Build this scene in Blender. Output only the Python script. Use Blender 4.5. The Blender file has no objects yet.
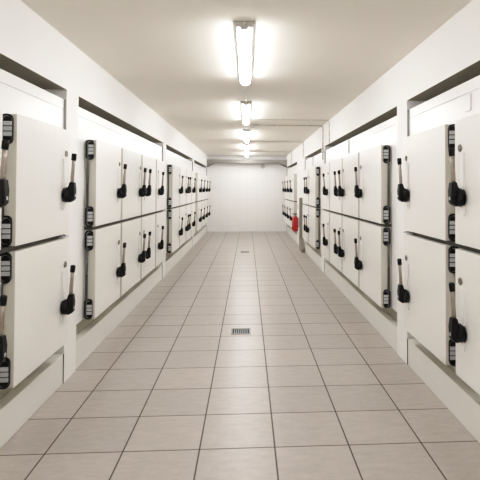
import bpy, bmesh, math
from mathutils import Vector, Matrix

C = bpy.context.scene.collection
SC = bpy.context.scene

# ------------------------------------------------------------------ measures (metres)
EYE = 1.55
XL, XR = -1.4526, 1.4157          # pillar / bulkhead planes
H = 2.749                         # ceiling
Y0, Y1 = -3.6, 17.9               # corridor ends
SOFFIT = 2.343
DEEP = 0.42                       # depth of the wall bays
SIDES = {'left': dict(s=1, wall=XL, door=-1.370), 'right': dict(s=-1, wall=XR, door=1.330)}

# ------------------------------------------------------------------ materials
def new_mat(name):
    m = bpy.data.materials.new(name); m.use_nodes = True
    nt = m.node_tree
    return m, nt, nt.nodes['Principled BSDF']

def paint(name, col, rough=0.4, var=0.03, scale=3.0, metal=0.0, bump=0.0, bscale=150.0, spec=0.5):
    m, nt, b = new_mat(name)
    tc = nt.nodes.new('ShaderNodeTexCoord')
    n = nt.nodes.new('ShaderNodeTexNoise'); n.inputs['Scale'].default_value = scale
    n.inputs['Detail'].default_value = 4
    nt.links.new(tc.outputs['Object'], n.inputs['Vector'])
    r = nt.nodes.new('ShaderNodeValToRGB')
    r.color_ramp.elements[0].position = .3; r.color_ramp.elements[1].position = .7
    r.color_ramp.elements[0].color = (*[c*(1-var) for c in col], 1)
    r.color_ramp.elements[1].color = (*[min(1, c*(1+var)) for c in col], 1)
    nt.links.new(n.outputs['Fac'], r.inputs['Fac'])
    nt.links.new(r.outputs['Color'], b.inputs['Base Color'])
    b.inputs['Roughness'].default_value = rough
    b.inputs['Metallic'].default_value = metal
    b.inputs['Specular IOR Level'].default_value = spec
    if bump:
        n2 = nt.nodes.new('ShaderNodeTexNoise'); n2.inputs['Scale'].default_value = bscale
        nt.links.new(tc.outputs['Object'], n2.inputs['Vector'])
        bp = nt.nodes.new('ShaderNodeBump'); bp.inputs['Strength'].default_value = bump
        bp.inputs['Distance'].default_value = .002
        nt.links.new(n2.outputs['Fac'], bp.inputs['Height'])
        nt.links.new(bp.outputs['Normal'], b.inputs['Normal'])
    return m

M = {}
M['wall'] = paint('white_wall_paint', (.85, .84, .82), .55, .012, 1.5, bump=.12)
M['ceiling'] = paint('ceiling_paint', (.83, .79, .72), .8, .015, 1.2, bump=.1)
M['soffit'] = paint('shaded_soffit', (.30, .28, .225), .8, .06, 3)  # shade of the narrow gap above the cabinets, put into the colour
M['panel'] = paint('white_coated_steel', (.85, .84, .825), .28, .012, 1.0)
M['plinth'] = paint('plinth_white', (.74, .72, .67), .45, .02, 2.5)
M['recess'] = paint('recess_shade', (.42, .405, .34), .6, .05, 4)  # shade under the overhanging doors, put into the recess colour
M['door'] = paint('door_white', (.80, .785, .75), .30, .012, 1.3)
M['edge'] = paint('door_edge_shaded', (.60, .575, .51), .4, .03, 3)  # darker copy of the door white: shading of the edge faces painted in
M['black'] = paint('black_plastic', (.004, .004, .0045), .42, .1, 30, spec=.25)
M['rubber'] = paint('dark_rubber', (.045, .042, .033), .6, .1, 20)
M['rod'] = paint('hinge_rod_grey', (.13, .135, .14), .4, .1, 10, metal=.2)
M['steel'] = paint('satin_steel', (.50, .51, .53), .35, .06, 20, metal=.25)
M['leaf'] = paint('hinge_leaf_grey', (.15, .155, .16), .4, .08, 20, metal=.3)
M['lever'] = paint('lever_steel', (.36, .31, .27), .35, .08, 30, metal=.6)
M['disc'] = paint('worn_metal_disc', (.30, .28, .24), .45, .25, 120, metal=.5)
M['conduit'] = paint('conduit_grey', (.50, .46, .40), .5, .04, 10)
M['conduit_white'] = paint('conduit_white', (.75, .73, .70), .5, .03, 10)
M['housing'] = paint('lamp_housing_grey', (.60, .58, .55), .5, .05, 10)
M['guard'] = paint('brushed_guard_metal', (.25, .225, .19), .5, .1, 8, metal=.25)
M['red'] = paint('extinguisher_red', (.42, .003, .007), .3, .05, 10)
M['darkpipe'] = paint('far_pipe_grey', (.20, .19, .175), .5, .08, 6)
M['beam'] = paint('far_beam_shaded', (.33, .315, .29), .7, .03, 3)  # shade on the beam face, put into its base colour
M['sign'] = paint('sign_plate_green', (.25, .36, .30), .5, .05, 20)
M['pit'] = paint('drain_pit_black', (.012, .012, .012), .8, .1, 20)
M['grate'] = paint('drain_steel', (.20, .20, .195), .4, .08, 40, metal=.4)

def glow(name, strength):
    m, nt, b = new_mat(name)
    b.inputs['Base Color'].default_value = (.9, .9, .9, 1)
    b.inputs['Emission Color'].default_value = (.985, .99, 1.0, 1)
    b.inputs['Emission Strength'].default_value = strength
    return m
M['glow'] = glow('lit_diffuser', 26)

def math_n(nt, op, a, b=None, c=None):
    n = nt.nodes.new('ShaderNodeMath'); n.operation = op
    for i, v in enumerate((a, b, c)):
        if v is None: continue
        if isinstance(v, (int, float)): n.inputs[i].default_value = v
        else: nt.links.new(v, n.inputs[i])
    return n.outputs[0]

def mixc(nt, fac, a, b, mode='MIX'):
    n = nt.nodes.new('ShaderNodeMix'); n.data_type = 'RGBA'; n.blend_type = mode
    def put(sock, v):
        if isinstance(v, tuple): sock.default_value = v
        elif isinstance(v, (int, float)): sock.default_value = v
        else: nt.links.new(v, sock)
    put(n.inputs[0], fac); put(n.inputs[6], a); put(n.inputs[7], b)
    return n.outputs[2]

def floor_mat():
    m, nt, b = new_mat('beige_floor_tiles')
    tc = nt.nodes.new('ShaderNodeTexCoord')
    sep = nt.nodes.new('ShaderNodeSeparateXYZ'); nt.links.new(tc.outputs['Object'], sep.inputs[0])
    T = .44824
    u = math_n(nt, 'DIVIDE', math_n(nt, 'ADD', sep.outputs[0], 1.17455 + T*20), T)
    v = math_n(nt, 'DIVIDE', math_n(nt, 'ADD', sep.outputs[1], -2.97399 + T*50), T)
    def linemask(c, w):      # 1 on the joint
        f = math_n(nt, 'FRACT', c)
        d = math_n(nt, 'MINIMUM', f, math_n(nt, 'SUBTRACT', 1.0, f))
        mr = nt.nodes.new('ShaderNodeMapRange'); mr.interpolation_type = 'SMOOTHSTEP'
        nt.links.new(d, mr.inputs[0])
        mr.inputs[1].default_value = w*.55; mr.inputs[2].default_value = w
        mr.inputs[3].default_value = 1; mr.inputs[4].default_value = 0
        return mr.outputs[0]
    cols = linemask(u, .0135)
    rows = linemask(v, .0145)
    # wider movement joints every fifth row, from the sixth row on
    v5 = math_n(nt, 'DIVIDE', math_n(nt, 'SUBTRACT', v, 1.0), 5.0)
    wide = math_n(nt, 'MULTIPLY', linemask(v5, .0036), math_n(nt, 'GREATER_THAN', sep.outputs[1], 4.5))
    # tile tone
    fx = math_n(nt, 'FLOOR', u); fy = math_n(nt, 'FLOOR', v)
    cb = nt.nodes.new('ShaderNodeCombineXYZ'); nt.links.new(fx, cb.inputs[0]); nt.links.new(fy, cb.inputs[1])
    wn = nt.nodes.new('ShaderNodeTexWhiteNoise'); wn.noise_dimensions = '3D'; nt.links.new(cb.outputs[0], wn.inputs['Vector'])
    mp = nt.nodes.new('ShaderNodeVectorMath'); mp.operation = 'ADD'
    nt.links.new(tc.outputs['Object'], mp.inputs[0]); nt.links.new(wn.outputs['Color'], mp.inputs[1])
    n1 = nt.nodes.new('ShaderNodeTexNoise'); n1.inputs['Scale'].default_value = 11; n1.inputs['Detail'].default_value = 9
    n1.inputs['Roughness'].default_value = .66
    st = nt.nodes.new('ShaderNodeMapping'); st.inputs['Scale'].default_value = (1.0, 2.2, 1)
    nt.links.new(mp.outputs[0], st.inputs[0]); nt.links.new(st.outputs[0], n1.inputs['Vector'])
    n2 = nt.nodes.new('ShaderNodeTexNoise'); n2.inputs['Scale'].default_value = 60; n2.inputs['Detail'].default_value = 5
    nt.links.new(tc.outputs['Object'], n2.inputs['Vector'])
    r = nt.nodes.new('ShaderNodeValToRGB')
    r.color_ramp.elements[0].position = .15; r.color_ramp.elements[1].position = .80
    r.color_ramp.elements[0].color = (.325, .285, .252, 1)
    r.color_ramp.elements[1].color = (.44, .395, .36, 1)
    nt.links.new(n1.outputs['Fac'], r.inputs['Fac'])
    tone = math_n(nt, 'ADD', math_n(nt, 'MULTIPLY', wn.outputs['Value'], .10), .95)
    tone = math_n(nt, 'MULTIPLY', tone, math_n(nt, 'ADD', math_n(nt, 'MULTIPLY', n2.outputs['Fac'], .16), .92))
    vm = nt.nodes.new('ShaderNodeVectorMath'); vm.operation = 'SCALE'
    nt.links.new(r.outputs['Color'], vm.inputs[0]); nt.links.new(tone, vm.inputs[3])
    c = mixc(nt, math_n(nt, 'MULTIPLY', rows, .9), vm.outputs[0], (.085, .062, .05, 1))
    c = mixc(nt, math_n(nt, 'MULTIPLY', cols, .93), c, (.05, .036, .03, 1))
    c = mixc(nt, math_n(nt, 'MULTIPLY', wide, .85), c, (.08, .06, .048, 1))
    nt.links.new(c, b.inputs['Base Color'])
    grout = math_n(nt, 'MAXIMUM', math_n(nt, 'MAXIMUM', cols, rows), wide)
    ro = math_n(nt, 'ADD', math_n(nt, 'MULTIPLY', grout, .3), math_n(nt, 'ADD', math_n(nt, 'MULTIPLY', n2.outputs['Fac'], .06), .32))
    nt.links.new(ro, b.inputs['Roughness'])
    b.inputs['Specular IOR Level'].default_value = .5
    hgt = math_n(nt, 'ADD', math_n(nt, 'MULTIPLY', grout, -1.0), math_n(nt, 'MULTIPLY', n2.outputs['Fac'], .12))
    bp = nt.nodes.new('ShaderNodeBump'); bp.inputs['Strength'].default_value = .25; bp.inputs['Distance'].default_value = .002
    nt.links.new(hgt, bp.inputs['Height']); nt.links.new(bp.outputs['Normal'], b.inputs['Normal'])
    return m
M['floor'] = floor_mat()

def tilewall_mat():
    m, nt, b = new_mat('white_wall_tiles')
    tc = nt.nodes.new('ShaderNodeTexCoord')
    sep = nt.nodes.new('ShaderNodeSeparateXYZ'); nt.links.new(tc.outputs['Object'], sep.inputs[0])
    cb = nt.nodes.new('ShaderNodeCombineXYZ'); nt.links.new(sep.outputs[0], cb.inputs[0]); nt.links.new(sep.outputs[2], cb.inputs[1])
    br = nt.nodes.new('ShaderNodeTexBrick'); br.offset = 0.0
    br.inputs['Scale'].default_value = 1; br.inputs['Brick Width'].default_value = .34
    br.inputs['Row Height'].default_value = .39; br.inputs['Mortar Size'].default_value = .008
    br.inputs['Mortar Smooth'].default_value = .3
    br.inputs['Color1'].default_value = (.92, .915, .905, 1); br.inputs['Color2'].default_value = (.91, .90, .89, 1)
    br.inputs['Mortar'].default_value = (.865, .86, .845, 1)
    nt.links.new(cb.outputs[0], br.inputs['Vector'])
    nt.links.new(br.outputs['Color'], b.inputs['Base Color'])
    b.inputs['Roughness'].default_value = .35
    return m
M['tilewall'] = tilewall_mat()

# ------------------------------------------------------------------ mesh helpers
def box(bm, x0, x1, y0, y1, z0, z1, mi=0, bevel=0.0, seg=2):
    x0, x1 = sorted((x0, x1)); y0, y1 = sorted((y0, y1)); z0, z1 = sorted((z0, z1))
    vs = [bm.verts.new(p) for p in ((x0,y0,z0),(x1,y0,z0),(x1,y1,z0),(x0,y1,z0),(x0,y0,z1),(x1,y0,z1),(x1,y1,z1),(x0,y1,z1))]
    fs = [bm.faces.new([vs[i] for i in q]) for q in ((3,2,1,0),(4,5,6,7),(0,1,5,4),(1,2,6,5),(2,3,7,6),(3,0,4,7))]
    for f in fs: f.material_index = mi
    if bevel:
        es = {e for f in fs for e in f.edges}
        r = bmesh.ops.bevel(bm, geom=list(es), offset=bevel, segments=seg, affect='EDGES', profile=.6)
        for f in r['faces']: f.material_index = mi
    return fs

def frame_of(d):
    d = Vector(d).normalized()
    a = Vector((0,0,1)) if abs(d.z) < .9 else Vector((0,1,0))
    u = d.cross(a).normalized(); v = u.cross(d).normalized()
    return d, u, v

def tube(bm, pts, r, n=10, mi=0, caps=True):
    """sweep a circle (radius or list of radii) along points"""
    pts = [Vector(p) for p in pts]
    rs = r if isinstance(r, (list, tuple)) else [r]*len(pts)
    rings = []
    pu = None
    for i, p in enumerate(pts):
        if i == 0: d = pts[1]-pts[0]
        elif i == len(pts)-1: d = pts[-1]-pts[-2]
        else: d = (pts[i+1]-p).normalized()+(p-pts[i-1]).normalized()
        d = d.normalized()
        if pu is None: _, u, v = frame_of(d)
        else:
            u = (pu - d*pu.dot(d)).normalized(); v = d.cross(u)
        pu = u
        rings.append([bm.verts.new(p + (u*math.cos(2*math.pi*k/n)+v*math.sin(2*math.pi*k/n))*rs[i]) for k in range(n)])
    for a, b in zip(rings, rings[1:]):
        for k in range(n):
            f = bm.faces.new((a[k], a[(k+1)%n], b[(k+1)%n], b[k])); f.material_index = mi; f.smooth = True
    if caps:
        f = bm.faces.new(rings[0][::-1]); f.material_index = mi
        f = bm.faces.new(rings[-1]); f.material_index = mi
    return rings

def arc(c, a, b, r, n=6):
    """points on a quarter bend: centre c, from c+a*r to c+b*r"""
    c, a, b = Vector(c), Vector(a), Vector(b)
    return [c + a*r*math.cos(t*math.pi/2/n) + b*r*math.sin(t*math.pi/2/n) for t in range(n+1)]

def prism(bm, pts, axis, a0, a1, mi=0, smooth=False, bevel=0.0):
    """extrude a 2-D outline along an axis ('x','y','z')"""
    def P(q, a):
        return {'x': (a, q[0], q[1]), 'y': (q[0], a, q[1]), 'z': (q[0], q[1], a)}[axis]
    A = [bm.verts.new(P(q, a0)) for q in pts]; B = [bm.verts.new(P(q, a1)) for q in pts]
    n = len(pts); fs = []
    fs.append(bm.faces.new(A)); fs.append(bm.faces.new(B[::-1]))
    for k in range(n):
        f = bm.faces.new((A[k], B[k], B[(k+1)%n], A[(k+1)%n])); f.smooth = smooth; fs.append(f)
    for f in fs: f.material_index = mi
    if bevel:
        es = set(fs[0].edges) | set(fs[1].edges)
        r = bmesh.ops.bevel(bm, geom=list(es), offset=bevel, segments=2, affect='EDGES', profile=.6)
        for f in r['faces']: f.material_index = mi
    return fs

def capsule(x0, x1, z0, z1, r, n=5):
    """rounded rectangle outline"""
    out = []
    for cx, cz, a in ((x1-r, z1-r, 0), (x0+r, z1-r, 90), (x0+r, z0+r, 180), (x1-r, z0+r, 270)):
        for k in range(n+1):
            t = math.radians(a + 90*k/n); out.append((cx+r*math.cos(t), cz+r*math.sin(t)))
    return out

def to_mesh(bm, name, mats):
    bmesh.ops.recalc_face_normals(bm, faces=bm.faces)
    me = bpy.data.meshes.new(name); bm.to_mesh(me); bm.free()
    for m in mats: me.materials.append(m)
    return me

def link(name, me, parent=None, loc=(0,0,0)):
    o = bpy.data.objects.new(name, me); C.objects.link(o)
    o.location = loc
    if parent: o.parent = parent
    return o

def obj(name, bm, mats, parent=None, loc=(0,0,0)):
    if not isinstance(mats, (list, tuple)): mats = [mats]
    return link(name, to_mesh(bm, name, mats), parent, loc)

def tag(o, label=None, cat=None, group=None, kind=None):
    if label: o['label'] = label
    if cat: o['category'] = cat
    if group: o['group'] = group
    if kind: o['kind'] = kind
    return o

def thing(name, label, cat, loc=(0,0,0), group=None):
    o = bpy.data.objects.new(name, None); C.objects.link(o); o.location = loc
    o.empty_display_size = .2
    return tag(o, label, cat, group)

# ------------------------------------------------------------------ setting
def struct(name, bm, mats, label, cat):
    return tag(obj(name, bm, mats), label, cat, kind='structure')

bm = bmesh.new(); box(bm, XL-DEEP, XR+DEEP, Y0, Y1, -.12, 0)
struct('floor', bm, M['floor'], 'floor of large square beige ceramic tiles with dark joints', 'floor')
bm = bmesh.new(); box(bm, XL-DEEP, XR+DEEP, Y0, Y1, H, H+.15)
struct('ceiling', bm, M['ceiling'], 'flat off-white painted ceiling above the corridor', 'ceiling')

BAYS = {'left': [(-.30, 4.035), (4.31, 8.58), (8.87, 13.17), (13.50, 17.75)],
        'right': [(-.05, 4.29), (4.58, 9.00), (9.36, 12.15), (14.02, 17.78)]}
for side, S in SIDES.items():
    bm = bmesh.new()
    xf = S['wall']; xb = xf - S['s']*DEEP
    sgn = S['s']
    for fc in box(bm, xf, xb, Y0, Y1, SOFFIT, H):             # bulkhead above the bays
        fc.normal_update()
        if fc.normal.z < -.9: fc.material_index = 1          # soffit underside, painted dark for the shade in the gap
    ys = [Y0] + [v for b in BAYS[side] for v in b] + [Y1]
    for a, b in zip(ys[0::2], ys[1::2]):
        box(bm, xf, xb, a, b, 0, SOFFIT)                     # pillars between the bays
    box(bm, xb, xb - sgn*.12, Y0, Y1, 0, H)                  # back of the bays
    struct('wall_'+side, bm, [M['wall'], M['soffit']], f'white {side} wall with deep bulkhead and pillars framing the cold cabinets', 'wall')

bm = bmesh.new(); box(bm, XL-DEEP, XR+DEEP, Y1, Y1+.12, 0, H)
struct('wall_back', bm, M['tilewall'], 'white tiled wall closing the far end of the corridor', 'wall')
bm = bmesh.new(); box(bm, XL-DEEP, XR+DEEP, Y0-.12, Y0, 0, H)
struct('wall_front', bm, M['wall'], 'white wall closing the near end of the corridor', 'wall')

# downstand beam with sloped haunches at the far end
bm = bmesh.new()
prism(bm, [(XL, 2.60), (XL, SOFFIT-.01), (XL+.05, SOFFIT), (XL+.27, 2.475), (XR-.27, 2.475), (XR-.05, SOFFIT), (XR, SOFFIT-.01), (XR, 2.60)], 'y', 17.62, Y1)
struct('trim_1', bm, M['beam'], 'shaded grey downstand beam with sloped ends above the far wall', 'beam')

# ------------------------------------------------------------------ cabinet parts
UP = (1.205, 1.992); LO = (.372, 1.172)       # door heights
cache = {}

def sub_meshes(side):
    """sub-part meshes of one door, origin on the door face; x points out along +s"""
    if side in cache: return cache[side]
    s = SIDES[side]['s']
    R = {}
    # latch body: round boss and a tapering lever housing standing off the door
    bm = bmesh.new()
    tube(bm, [(0, 0, -.004), (s*.012, 0, -.004), (s*.034, 0, -.004), (s*.044, 0, -.002)], [.060, .058, .052, .040], 20)
    prism(bm, [(s*.024, -.052), (s*.040, -.060), (s*.064, -.048), (s*.076, -.034), (s*.077, .030), (s*.072, .088),
               (s*.048, .094), (s*.038, .085), (s*.032, .045), (s*.024, .030)], 'y', -.026, .026, bevel=.007)
    box(bm, s*.0745, s*.0785, -.007, .010, -.020, .000, 1, .001)
    R['latch_body'] = to_mesh(bm, 'latch_body', [M['black'], M['steel']])
    # lever
    bm = bmesh.new()
    tube(bm, [(s*.056, 0, .075), (s*.058, 0, .13), (s*.063, 0, .20), (s*.067, 0, .262)], [.0145, .0140, .0130, .0130], 10)
    R['lever'] = to_mesh(bm, 'lever', [M['lever']])
    bm = bmesh.new()
    tube(bm, [(s*.0655, 0, .250), (s*.066, 0, .254), (s*.070, 0, .298), (s*.0705, 0, .305)], [.014, .0175, .0185, .013], 14)
    R['lever_grip'] = to_mesh(bm, 'lever_grip', [M['black']])
    # white backplate
    bm = bmesh.new()
    prism(bm, capsule(-.024, .024, -.115, .270, .01), 'x', 0, s*.009, bevel=.002)
    R['backplate'] = to_mesh(bm, 'backplate', [M['panel']])
    # keyhole cover
    bm = bmesh.new()
    tube(bm, [(0, 0, 0), (s*.006, 0, 0), (s*.008, 0, 0)], [.024, .024, .020], 18)
    for k in range(4):
        a = math.radians(45+90*k)
        tube(bm, [(s*.007, math.cos(a)*.011, math.sin(a)*.011), (s*.0095, math.cos(a)*.011, math.sin(a)*.011)], .0048, 8, 1)
    R['keyhole_cover'] = to_mesh(bm, 'keyhole_cover', [M['disc'], M['rubber']])
    # hinge, seen end-on on the near edge of the door; origin at its centre on the edge face
    bm = bmesh.new()
    X = lambda w: s*w
    def rr(w0, w1, z0, z1, r): return [(s*a, b) for a, b in capsule(w0, w1, z0, z1, r)]
    prism(bm, rr(-.090, -.020, -.091, .091, .028), 'y', -.018, 0, 0, bevel=.003)         # black carrier
    prism(bm, rr(-.074, -.032, -.080, .080, .020), 'y', -.024, -.016, 2, bevel=.002)       # grey leaf
    prism(bm, rr(-.064, -.017, -.074, .074, .022), 'y', -.034, -.020, 0, bevel=.003)       # black knuckle housing
    for z in (-.031, 0, .031):
        box(bm, X(-.062), X(-.016), -.040, -.030, z-.0125, z+.0125, 1, .003)
    R['hinge'] = to_mesh(bm, 'hinge', [M['black'], M['steel'], M['leaf']])
    cache[side] = R
    return R

def make_door(cab, side, y0, y1, zr, latch, hinged):
    S = SIDES[side]; s = S['s']; xd = S['door']; z0, z1 = zr
    base = cab.location
    bm = bmesh.new()
    th = abs(xd - S['wall']) + .0165
    box(bm, 0, -s*th, y0, y1, z0, z1, 0, .005)
    for f in bm.faces:
        c = f.calc_center_median(); n = f.normal
        f.normal_update()
        if abs(f.normal.y) > .9 or abs(f.normal.z) > .9: f.material_index = 1
    for v in bm.verts: v.co.y -= y0; v.co.z -= z0
    d = obj('door', bm, [M['door'], M['edge']], cab, (xd-base.x, y0-base.y, z0))
    R = sub_meshes(side)
    w, h = y1-y0, z1-z0
    bm = bmesh.new()
    box(bm, -s*(th-.001), -s*(th+.0032), .006, w-.006, .006, h-.006)
    obj('door_seal', bm, M['edge'], d)
    yl = w-.12 if latch == 'far' else (.15 if latch == 'near' else latch)
    yk = w-.08 if latch == 'far' else yl-.04
    link('backplate', R['backplate'], d, (0, yl, .30))
    link('latch_body', R['latch_body'], d, (s*.008, yl, .30))
    link('lever', R['lever'], d, (s*.004, yl, .30))
    link('lever_grip', R['lever_grip'], d, (s*.004, yl, .30))
    link('keyhole_cover', R['keyhole_cover'], d, (0, yk, .605))
    if hinged:
        link('hinge', R['hinge'], d, (0, 0, .092))
        link('hinge', R['hinge'], d, (0, 0, h-.092))
        bm = bmesh.new()
        tube(bm, [(-s*.073, -.014, .17), (-s*.073, -.014, h-.17)], .0115, 10)
        obj('hinge_rod', bm, M['rod'], d)
    return d

def make_cabinet(side, bay, doors, label, joints=()):
    S = SIDES[side]; s = S['s']; xw = S['wall']
    a, b = BAYS[side][bay]; a += .004; b -= .009
    t = thing('cold_storage_cabinet', label, 'cabinet', (xw - s*.2, (a+b)/2, 0), 'white cold storage cabinets built in along the corridor')
    L = t.location
    face = xw - s*.020; back = xw - s*(DEEP-.03)
    def part(name, bm, m):
        for v in bm.verts: v.co -= L
        return obj(name, bm, m, t)
    # carcass: front panel above, recessed below the doors
    bm = bmesh.new()
    box(bm, face, back, a, b, .372, 2.181)
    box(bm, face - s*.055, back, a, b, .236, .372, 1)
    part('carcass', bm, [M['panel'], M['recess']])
    bm = bmesh.new(); box(bm, face, back, a, b, 2.1848, 2.262, 0, .001)
    part('top_rail', bm, M['panel'])
    bm = bmesh.new(); box(bm, xw - s*.003, back, a, b, .002, .234, 0, .003)
    part('plinth', bm, M['plinth'])
    bm = bmesh.new(); box(bm, xw + s*.002, xw - s*.03, b - .001, b + .008, .002, .232)
    part('joint_shade_strip', bm, M['rubber'])  # dark strip added in place of shade in the plinth gap
    bm = bmesh.new(); box(bm, xw - s*.001, xw - s*.03, b + .002, b + .0085, 1.90, 2.262)
    part('edge_strip', bm, M['joint'])
    # dark sealing strip in the gap between the two rows
    ya = doors[0][0] + .004; yb = doors[-1][1] - .13
    bm = bmesh.new(); box(bm, face + s*.070, face + s*.0008, ya, yb, 1.1745, 1.2025)
    part('gap_seal', bm, M['rubber'])
    # small catch at the far end of the gap
    bm = bmesh.new()
    tube(bm, [(S['door']-s*.02, yb+.02, 1.1885), (S['door']+s*.004, yb+.02, 1.1885)], .0045, 8)
    tube(bm, [(S['door']-s*.02, yb+.085, 1.1885), (S['door']+s*.010, yb+.085, 1.1885)], .011, 12)
    box(bm, S['door']-s*.02, face, yb+.012, yb+.093, 1.181, 1.196)
    part('gap_catch', bm, M['steel'])
    for y in joints:                                        # cover strips over the joints of the front panels
        bm = bmesh.new()
        box(bm, face + s*.010, face, y-.035, y+.035, 2.06, 2.17 if bay == 0 else 2.25, 0, .003)
        part('joint_cover', bm, M['panel'] if side == 'right' and bay == 0 else M['joint'])
    for (y0, y1, latch, hinged) in doors:
        for zr in (UP, LO): make_door(t, side, y0, y1, zr, latch, hinged)
    return t
M['joint'] = paint('joint_cover_grey', (.34, .335, .32), .45, .03, 6)

F, N = 'far', 'near'
make_cabinet('left', 0, [(1.93, 2.84, F, 1), (3.01, 3.885, F, 1)],
    'white cold cabinet cut off by the left edge of the photo, nearest on the left')
make_cabinet('left', 1, [(4.55, 5.43, F, 1), (5.50, 6.45, F, 0), (6.51, 7.45, N, 0), (7.52, 8.40, N, 0)],
    'white eight-door cold cabinet, second from the camera on the left wall')
make_cabinet('left', 2, [(9.10, 10.06, F, 1), (10.12, 11.08, F, 0), (11.14, 12.08, N, 0), (12.14, 13.02, N, 0)],
    'white eight-door cold cabinet, third from the camera on the left wall')
make_cabinet('left', 3, [(13.62, 14.80, .38, 0), (14.86, 15.92, N, 0), (15.98, 16.98, N, 0), (17.04, 17.66, N, 0)],
    'white eight-door cold cabinet touching the far wall on the left side')
make_cabinet('right', 0, [(2.12, 3.08, F, 1), (3.235, 4.125, F, 1)],
    'white cold cabinet cut off by the right edge of the photo, nearest on the right', joints=(2.62, 3.10))
make_cabinet('right', 1, [(4.83, 5.78, F, 1), (5.85, 6.83, F, 0), (6.89, 7.88, N, 0), (7.94, 8.84, N, 0)],
    'white eight-door cold cabinet, second from the camera on the right wall', joints=(6.90,))
make_cabinet('right', 2, [(9.60, 10.64, F, 1), (10.72, 11.85, N, 0)],
    'short white four-door cold cabinet before the grey guard post on the right', joints=(10.70,))
make_cabinet('right', 3, [(14.10, 15.34, .41, 0), (15.40, 16.36, N, 0), (16.42, 17.32, N, 0), (17.38, 17.70, N, 0)],
    'white cold cabinet behind the red fire extinguisher, touching the far wall on the right')

# ------------------------------------------------------------------ ceiling lights
LX = -.028
LIGHTS = [(3.50, 5.28, 'nearest and largest lit tube light on the ceiling'),
          (6.70, 8.55, 'second lit tube light from the camera, before the two conduits'),
          (9.92, 11.95, 'third lit tube light from the camera, just past the junction box'),
          (13.05, 14.95, 'fourth lit tube light from the camera, in the row on the ceiling'),
          (15.95, 17.45, 'farthest and smallest lit tube light, close to the far wall'),
          ]
def make_light(y0, y1, label, group='tube lights in a row on the ceiling'):
    t = thing('ceiling_light', label, 'light', (LX, (y0+y1)/2, H), group)
    hl = (y1-y0)/2
    bm = bmesh.new()       # grey tray fixed to the ceiling
    prism(bm, [(-.076, -.001), (.076, -.001), (.074, -.016), (.060, -.022), (.057, -.042), (-.057, -.042), (-.060, -.022), (-.074, -.016)], 'y', -hl, hl, bevel=.003)
    for y in (-hl*.6, 0, hl*.6):
        for sx in (-1, 1): box(bm, sx*.060, sx*.070, y-.02, y+.02, -.028, -.010, 0, .002)
    obj('housing', bm, M['housing'], t)
    bm = bmesh.new()
    pts = [(-.049, -.041), (.049, -.041)] + [(.052*math.cos(math.radians(a)), -.052-.040*math.sin(math.radians(a))) for a in range(0, 181, 15)]
    prism(bm, pts, 'y', -hl+.035, hl-.035, smooth=False)
    obj('diffuser', bm, M['glow'], t)
    for sy in (-1, 1):
        bm = bmesh.new()
        box(bm, -.028, .028, sy*(hl-.034), sy*(hl+.004), -.020, -.062, 0, .006)
        obj('end_cap', bm, M['housing'], t)
    bm = bmesh.new()
    tube(bm, [(0, -hl-.004, -.03), (0, -hl-.05, -.03), (0, -hl-.06, -.03)], [.010, .010, .007], 12)
    obj('cable_gland', bm, M['conduit_white'], t)
    return t
for y0, y1, lab in LIGHTS: make_light(y0, y1, lab)
# two unseen lights added behind the camera, only to light the near end
make_light(.30, 2.10, 'unseen tube light added behind the viewpoint to light the near end')
make_light(-2.9, -1.2, 'unseen tube light added over the closed near end as fill')

# ------------------------------------------------------------------ conduits
def conduit(label, pts, r, m, clips=(), box_at=None):
    bm = bmesh.new(); tube(bm, pts, r, 10)
    o = tag(obj('conduit', bm, m), label, 'pipe', 'surface conduits')
    for (c, ax) in clips:
        bm = bmesh.new()
        x, y, z = c
        if ax == 'x': box(bm, x-.012, x+.012, y-r-.010, y+r+.010, z-r-.004, H-.001, 0, .002)
        else: box(bm, x-r-.004, XR-.001, y-r-.010, y+r+.010, z-.012, z+.012, 0, .002)
        obj('clip', bm, M['conduit_white'], o)
    if box_at:
        x, y = box_at
        bm = bmesh.new()
        box(bm, x-.045, x+.045, y-.045, y+.045, H-.055, H-.001, 0, .008)
        box(bm, x-.035, x+.035, y-.035, y+.035, H-.061, H-.053, 0, .003)
        obj('junction_box', bm, M['housing'], o)
    return o

def ceiling_run(y, xs, zend, label, r=.008, **k):
    zc = H - r + .001; xc = XR - r + .001; q = .05
    pts = [(xs, y, zc), (xs+.3, y, zc), (xc-q, y, zc)] + arc((xc-q, y, zc-q), (0,0,1), (1,0,0), q)[1:] + [(xc, y, zend)]
    return conduit(label, pts, r, M['conduit'], clips=[((.55, y, zc), 'x'), ((1.1, y, zc), 'x'), ((xc, y, 2.60), 'z'), ((xc, y, 2.45), 'z')], **k)
ceiling_run(8.42, .05, SOFFIT+.004, 'nearest thin conduit crossing the ceiling to the right wall', r=.007)
ceiling_run(9.14, .13, 2.10, 'second thin conduit, running from the ceiling junction box to the right wall', r=.010, box_at=(.085, 9.14))
ceiling_run(12.38, .06, SOFFIT+.004, 'third thin conduit crossing the ceiling, beyond the junction box')
ceiling_run(15.75, .06, SOFFIT+.004, 'farthest thin conduit crossing the ceiling near the far wall')
def link_run(ya, yb, label):
    bm = bmesh.new(); tube(bm, [(LX, ya, H-.008), (LX, (ya+yb)/2, H-.008), (LX, yb, H-.008)], .009, 10)
    tag(obj('conduit', bm, M['conduit_white']), label, 'pipe', 'surface conduits')
link_run(5.29, 6.63, 'short white conduit joining the first and second ceiling lights')
link_run(8.56, 9.85, 'short white conduit joining the second and third ceiling lights')
link_run(11.96, 12.98, 'short white conduit joining the third and fourth ceiling lights')
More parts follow.
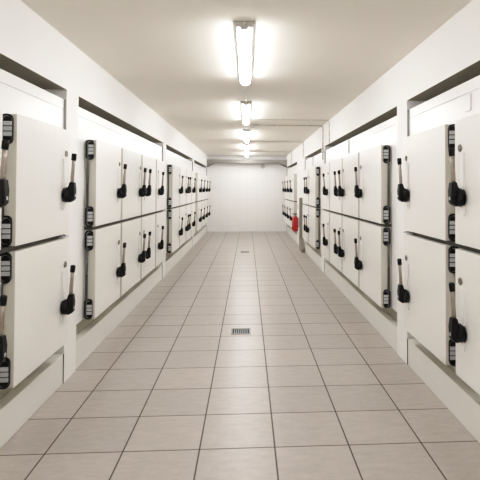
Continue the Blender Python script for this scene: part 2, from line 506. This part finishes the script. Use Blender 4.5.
# dark pipe under the far beam
bm = bmesh.new()
tube(bm, [(XL+.05, 17.60, SOFFIT+.015), (XL+.17, 17.60, 2.415), (XL+.25, 17.60, 2.462), (XL+.36, 17.605, 2.476), (0, 17.605, 2.476), (XR-.36, 17.60, 2.476), (XR-.25, 17.60, 2.462), (XR-.17, 17.60, 2.415), (XR-.05, 17.60, SOFFIT+.015)], .016, 10)
tag(obj('pipe', bm, M['darkpipe']), 'dark grey pipe along the bottom edge of the far beam', 'pipe')

# ------------------------------------------------------------------ wall alarm on the far wall
t = thing('smoke_alarm', 'small round off-white alarm high on the far tiled wall', 'alarm', (.55, Y1, 2.36))
bm = bmesh.new(); tube(bm, [(0, -.001, 0), (0, -.035, 0)], .085, 20); obj('base', bm, M['conduit_white'], t)
bm = bmesh.new(); tube(bm, [(0, -.034, 0), (0, -.055, 0), (0, -.075, 0), (0, -.082, 0)], [.07, .065, .045, .02], 20); obj('dome', bm, M['housing'], t)

# ------------------------------------------------------------------ drains
def drain(x, y, w, l, label):
    t = thing('floor_drain', label, 'drain', (x, y, 0), 'floor drains along the middle of the corridor')
    fr = .016
    bm = bmesh.new()
    for (a, b, c, d) in ((-w/2, w/2, -l/2, -l/2+fr), (-w/2, w/2, l/2-fr, l/2), (-w/2, -w/2+fr, -l/2+fr, l/2-fr), (w/2-fr, w/2, -l/2+fr, l/2-fr)):
        box(bm, a, b, c, d, .0005, .006, 0, .001)
    obj('frame', bm, M['grate'], t)
    bm = bmesh.new(); n = 8
    iw = w-2*fr
    for k in range(1, n):
        xx = -iw/2 + iw*k/n
        box(bm, xx-.004, xx+.004, -l/2+fr, l/2-fr, .001, .005)
    obj('grate', bm, M['grate'], t)
    bm = bmesh.new(); box(bm, -iw/2, iw/2, -l/2+fr, l/2-fr, .0003, .0012); obj('pit', bm, M['pit'], t)
drain(-.066, 5.385, .212, .215, 'slotted steel floor drain in the nearer middle tile')
drain(-.056, 12.10, .21, .21, 'small slotted floor drain far down the corridor')

# ------------------------------------------------------------------ guard post on the right
t = thing('guard_post', 'grey metal guard post standing at the right pillar beside the extinguisher', 'post', (XR-.048, 12.45, 0))
bm = bmesh.new()
box(bm, -.052, .046, -.05, .05, .0, 1.33, 0, .006)
obj('post', bm, M['guard'], t)
bm = bmesh.new()
prism(bm, [(-.05, 0), (-.50, 0), (-.50, .10), (-.28, .20), (-.05, .32)], 'x', -.050, .044, bevel=.004)
obj('foot', bm, M['guard'], t)

# ------------------------------------------------------------------ fire extinguisher
t = thing('fire_extinguisher', 'red fire extinguisher hanging on the right pillar behind the grey guard post', 'fire extinguisher', (1.315, 13.40, .40))
bm = bmesh.new()
tube(bm, [(0,0,0), (0,0,.012), (0,0,.03), (0,0,.34), (0,0,.37), (0,0,.395), (0,0,.41)], [.055, .068, .072, .072, .060, .036, .020], 24)
obj('cylinder', bm, M['red'], t)
bm = bmesh.new()
tube(bm, [(0,0,.405), (0,0,.45)], .020, 14)
box(bm, -.09, .025, -.012, .012, .448, .460, 0, .003)
box(bm, -.085, .02, -.010, .010, .475, .487, 0, .003)
box(bm, .005, .025, -.010, .010, .45, .487, 0, .002)
obj('valve', bm, M['black'], t)
bm = bmesh.new()
tube(bm, [(-.02,-.02,.43), (-.06,-.05,.42), (-.092,-.05,.36), (-.092,-.04,.22), (-.088,-.03,.12)], .011, 10)
tube(bm, [(-.088,-.03,.125), (-.086,-.028,.05)], [.013, .020], 12)
obj('hose', bm, M['red'], t)
bm = bmesh.new()
tube(bm, [(0,-.018,.43), (0,-.034,.43)], .016, 14); obj('gauge', bm, M['steel'], t)
bm = bmesh.new()
box(bm, .055, XR-1.315+.001, -.02, .02, .10, .36, 0, .003)
obj('bracket', bm, M['steel'], t)
# small sign plate above it
t = tag(None or obj('sign_plate', (lambda b: (prism(b, capsule(-.07, .07, -.08, .08, .012), 'x', -.006, 0, bevel=.002), b)[1])(bmesh.new()), M['sign'], None, (XR-.001, 13.72, 1.05)),
        'small grey-green sign plate on the pillar above the fire extinguisher', 'sign')

# ------------------------------------------------------------------ world, camera
w = bpy.data.worlds.new('World'); SC.world = w; w.use_nodes = True
w.node_tree.nodes['Background'].inputs[0].default_value = (.9, .92, 1, 1)
w.node_tree.nodes['Background'].inputs[1].default_value = .3

yaw, pitch, roll = .06388, .01851, -.0033
cx, cy, f = 279.0226, 179.8726, 491.2978
sy, cyw, sp, cp = math.sin(yaw), math.cos(yaw), math.sin(pitch), math.cos(pitch)
Fv = Vector((sy*cp, cyw*cp, sp)); Rv = Vector((cyw, -sy, 0)); Uv = Vector((-sy*sp, -cyw*sp, cp))
cr, sr = math.cos(roll), math.sin(roll)
R2 = cr*Rv - sr*Uv; U2 = sr*Rv + cr*Uv
cam = bpy.data.cameras.new('Camera'); co = bpy.data.objects.new('Camera', cam); C.objects.link(co)
mt = Matrix((R2, U2, -Fv)).transposed().to_4x4(); mt.translation = (0, 0, EYE)
co.matrix_world = mt
cam.sensor_fit = 'HORIZONTAL'; cam.sensor_width = 36
cam.lens = f/480*36
cam.shift_x = (240-cx)/480; cam.shift_y = (cy-240)/480
cam.clip_start = .05; cam.clip_end = 100
SC.camera = co

SC.view_settings.view_transform = 'Standard'
SC.view_settings.look = 'None'
SC.view_settings.exposure = 0.68
# camera response: gentle shoulder so that lit paint does not clip
vs = SC.view_settings
vs.use_curve_mapping = True
cm = vs.curve_mapping
WL = 8.0
cm.white_level = (WL, WL, WL)
cm.clip_max_x = 1.0; cm.clip_max_y = 1.0
cv = cm.curves[3]
RESP = [(0, 0), (.05, .042), (.13, .135), (.26, .275), (.52, .50), (.81, .64), (1.11, .71), (1.6, .785), (2.17, .83), (4, .90), (WL, 1.0)]
for x, y in RESP[1:-1]: cv.points.new(x/WL, y)
cv.points[0].location = (0, 0); cv.points[len(cv.points)-1].location = (1, 1)
for p in cv.points: p.handle_type = 'AUTO_CLAMPED'
cm.update()
SC.cycles.max_bounces = 10; SC.cycles.diffuse_bounces = 8
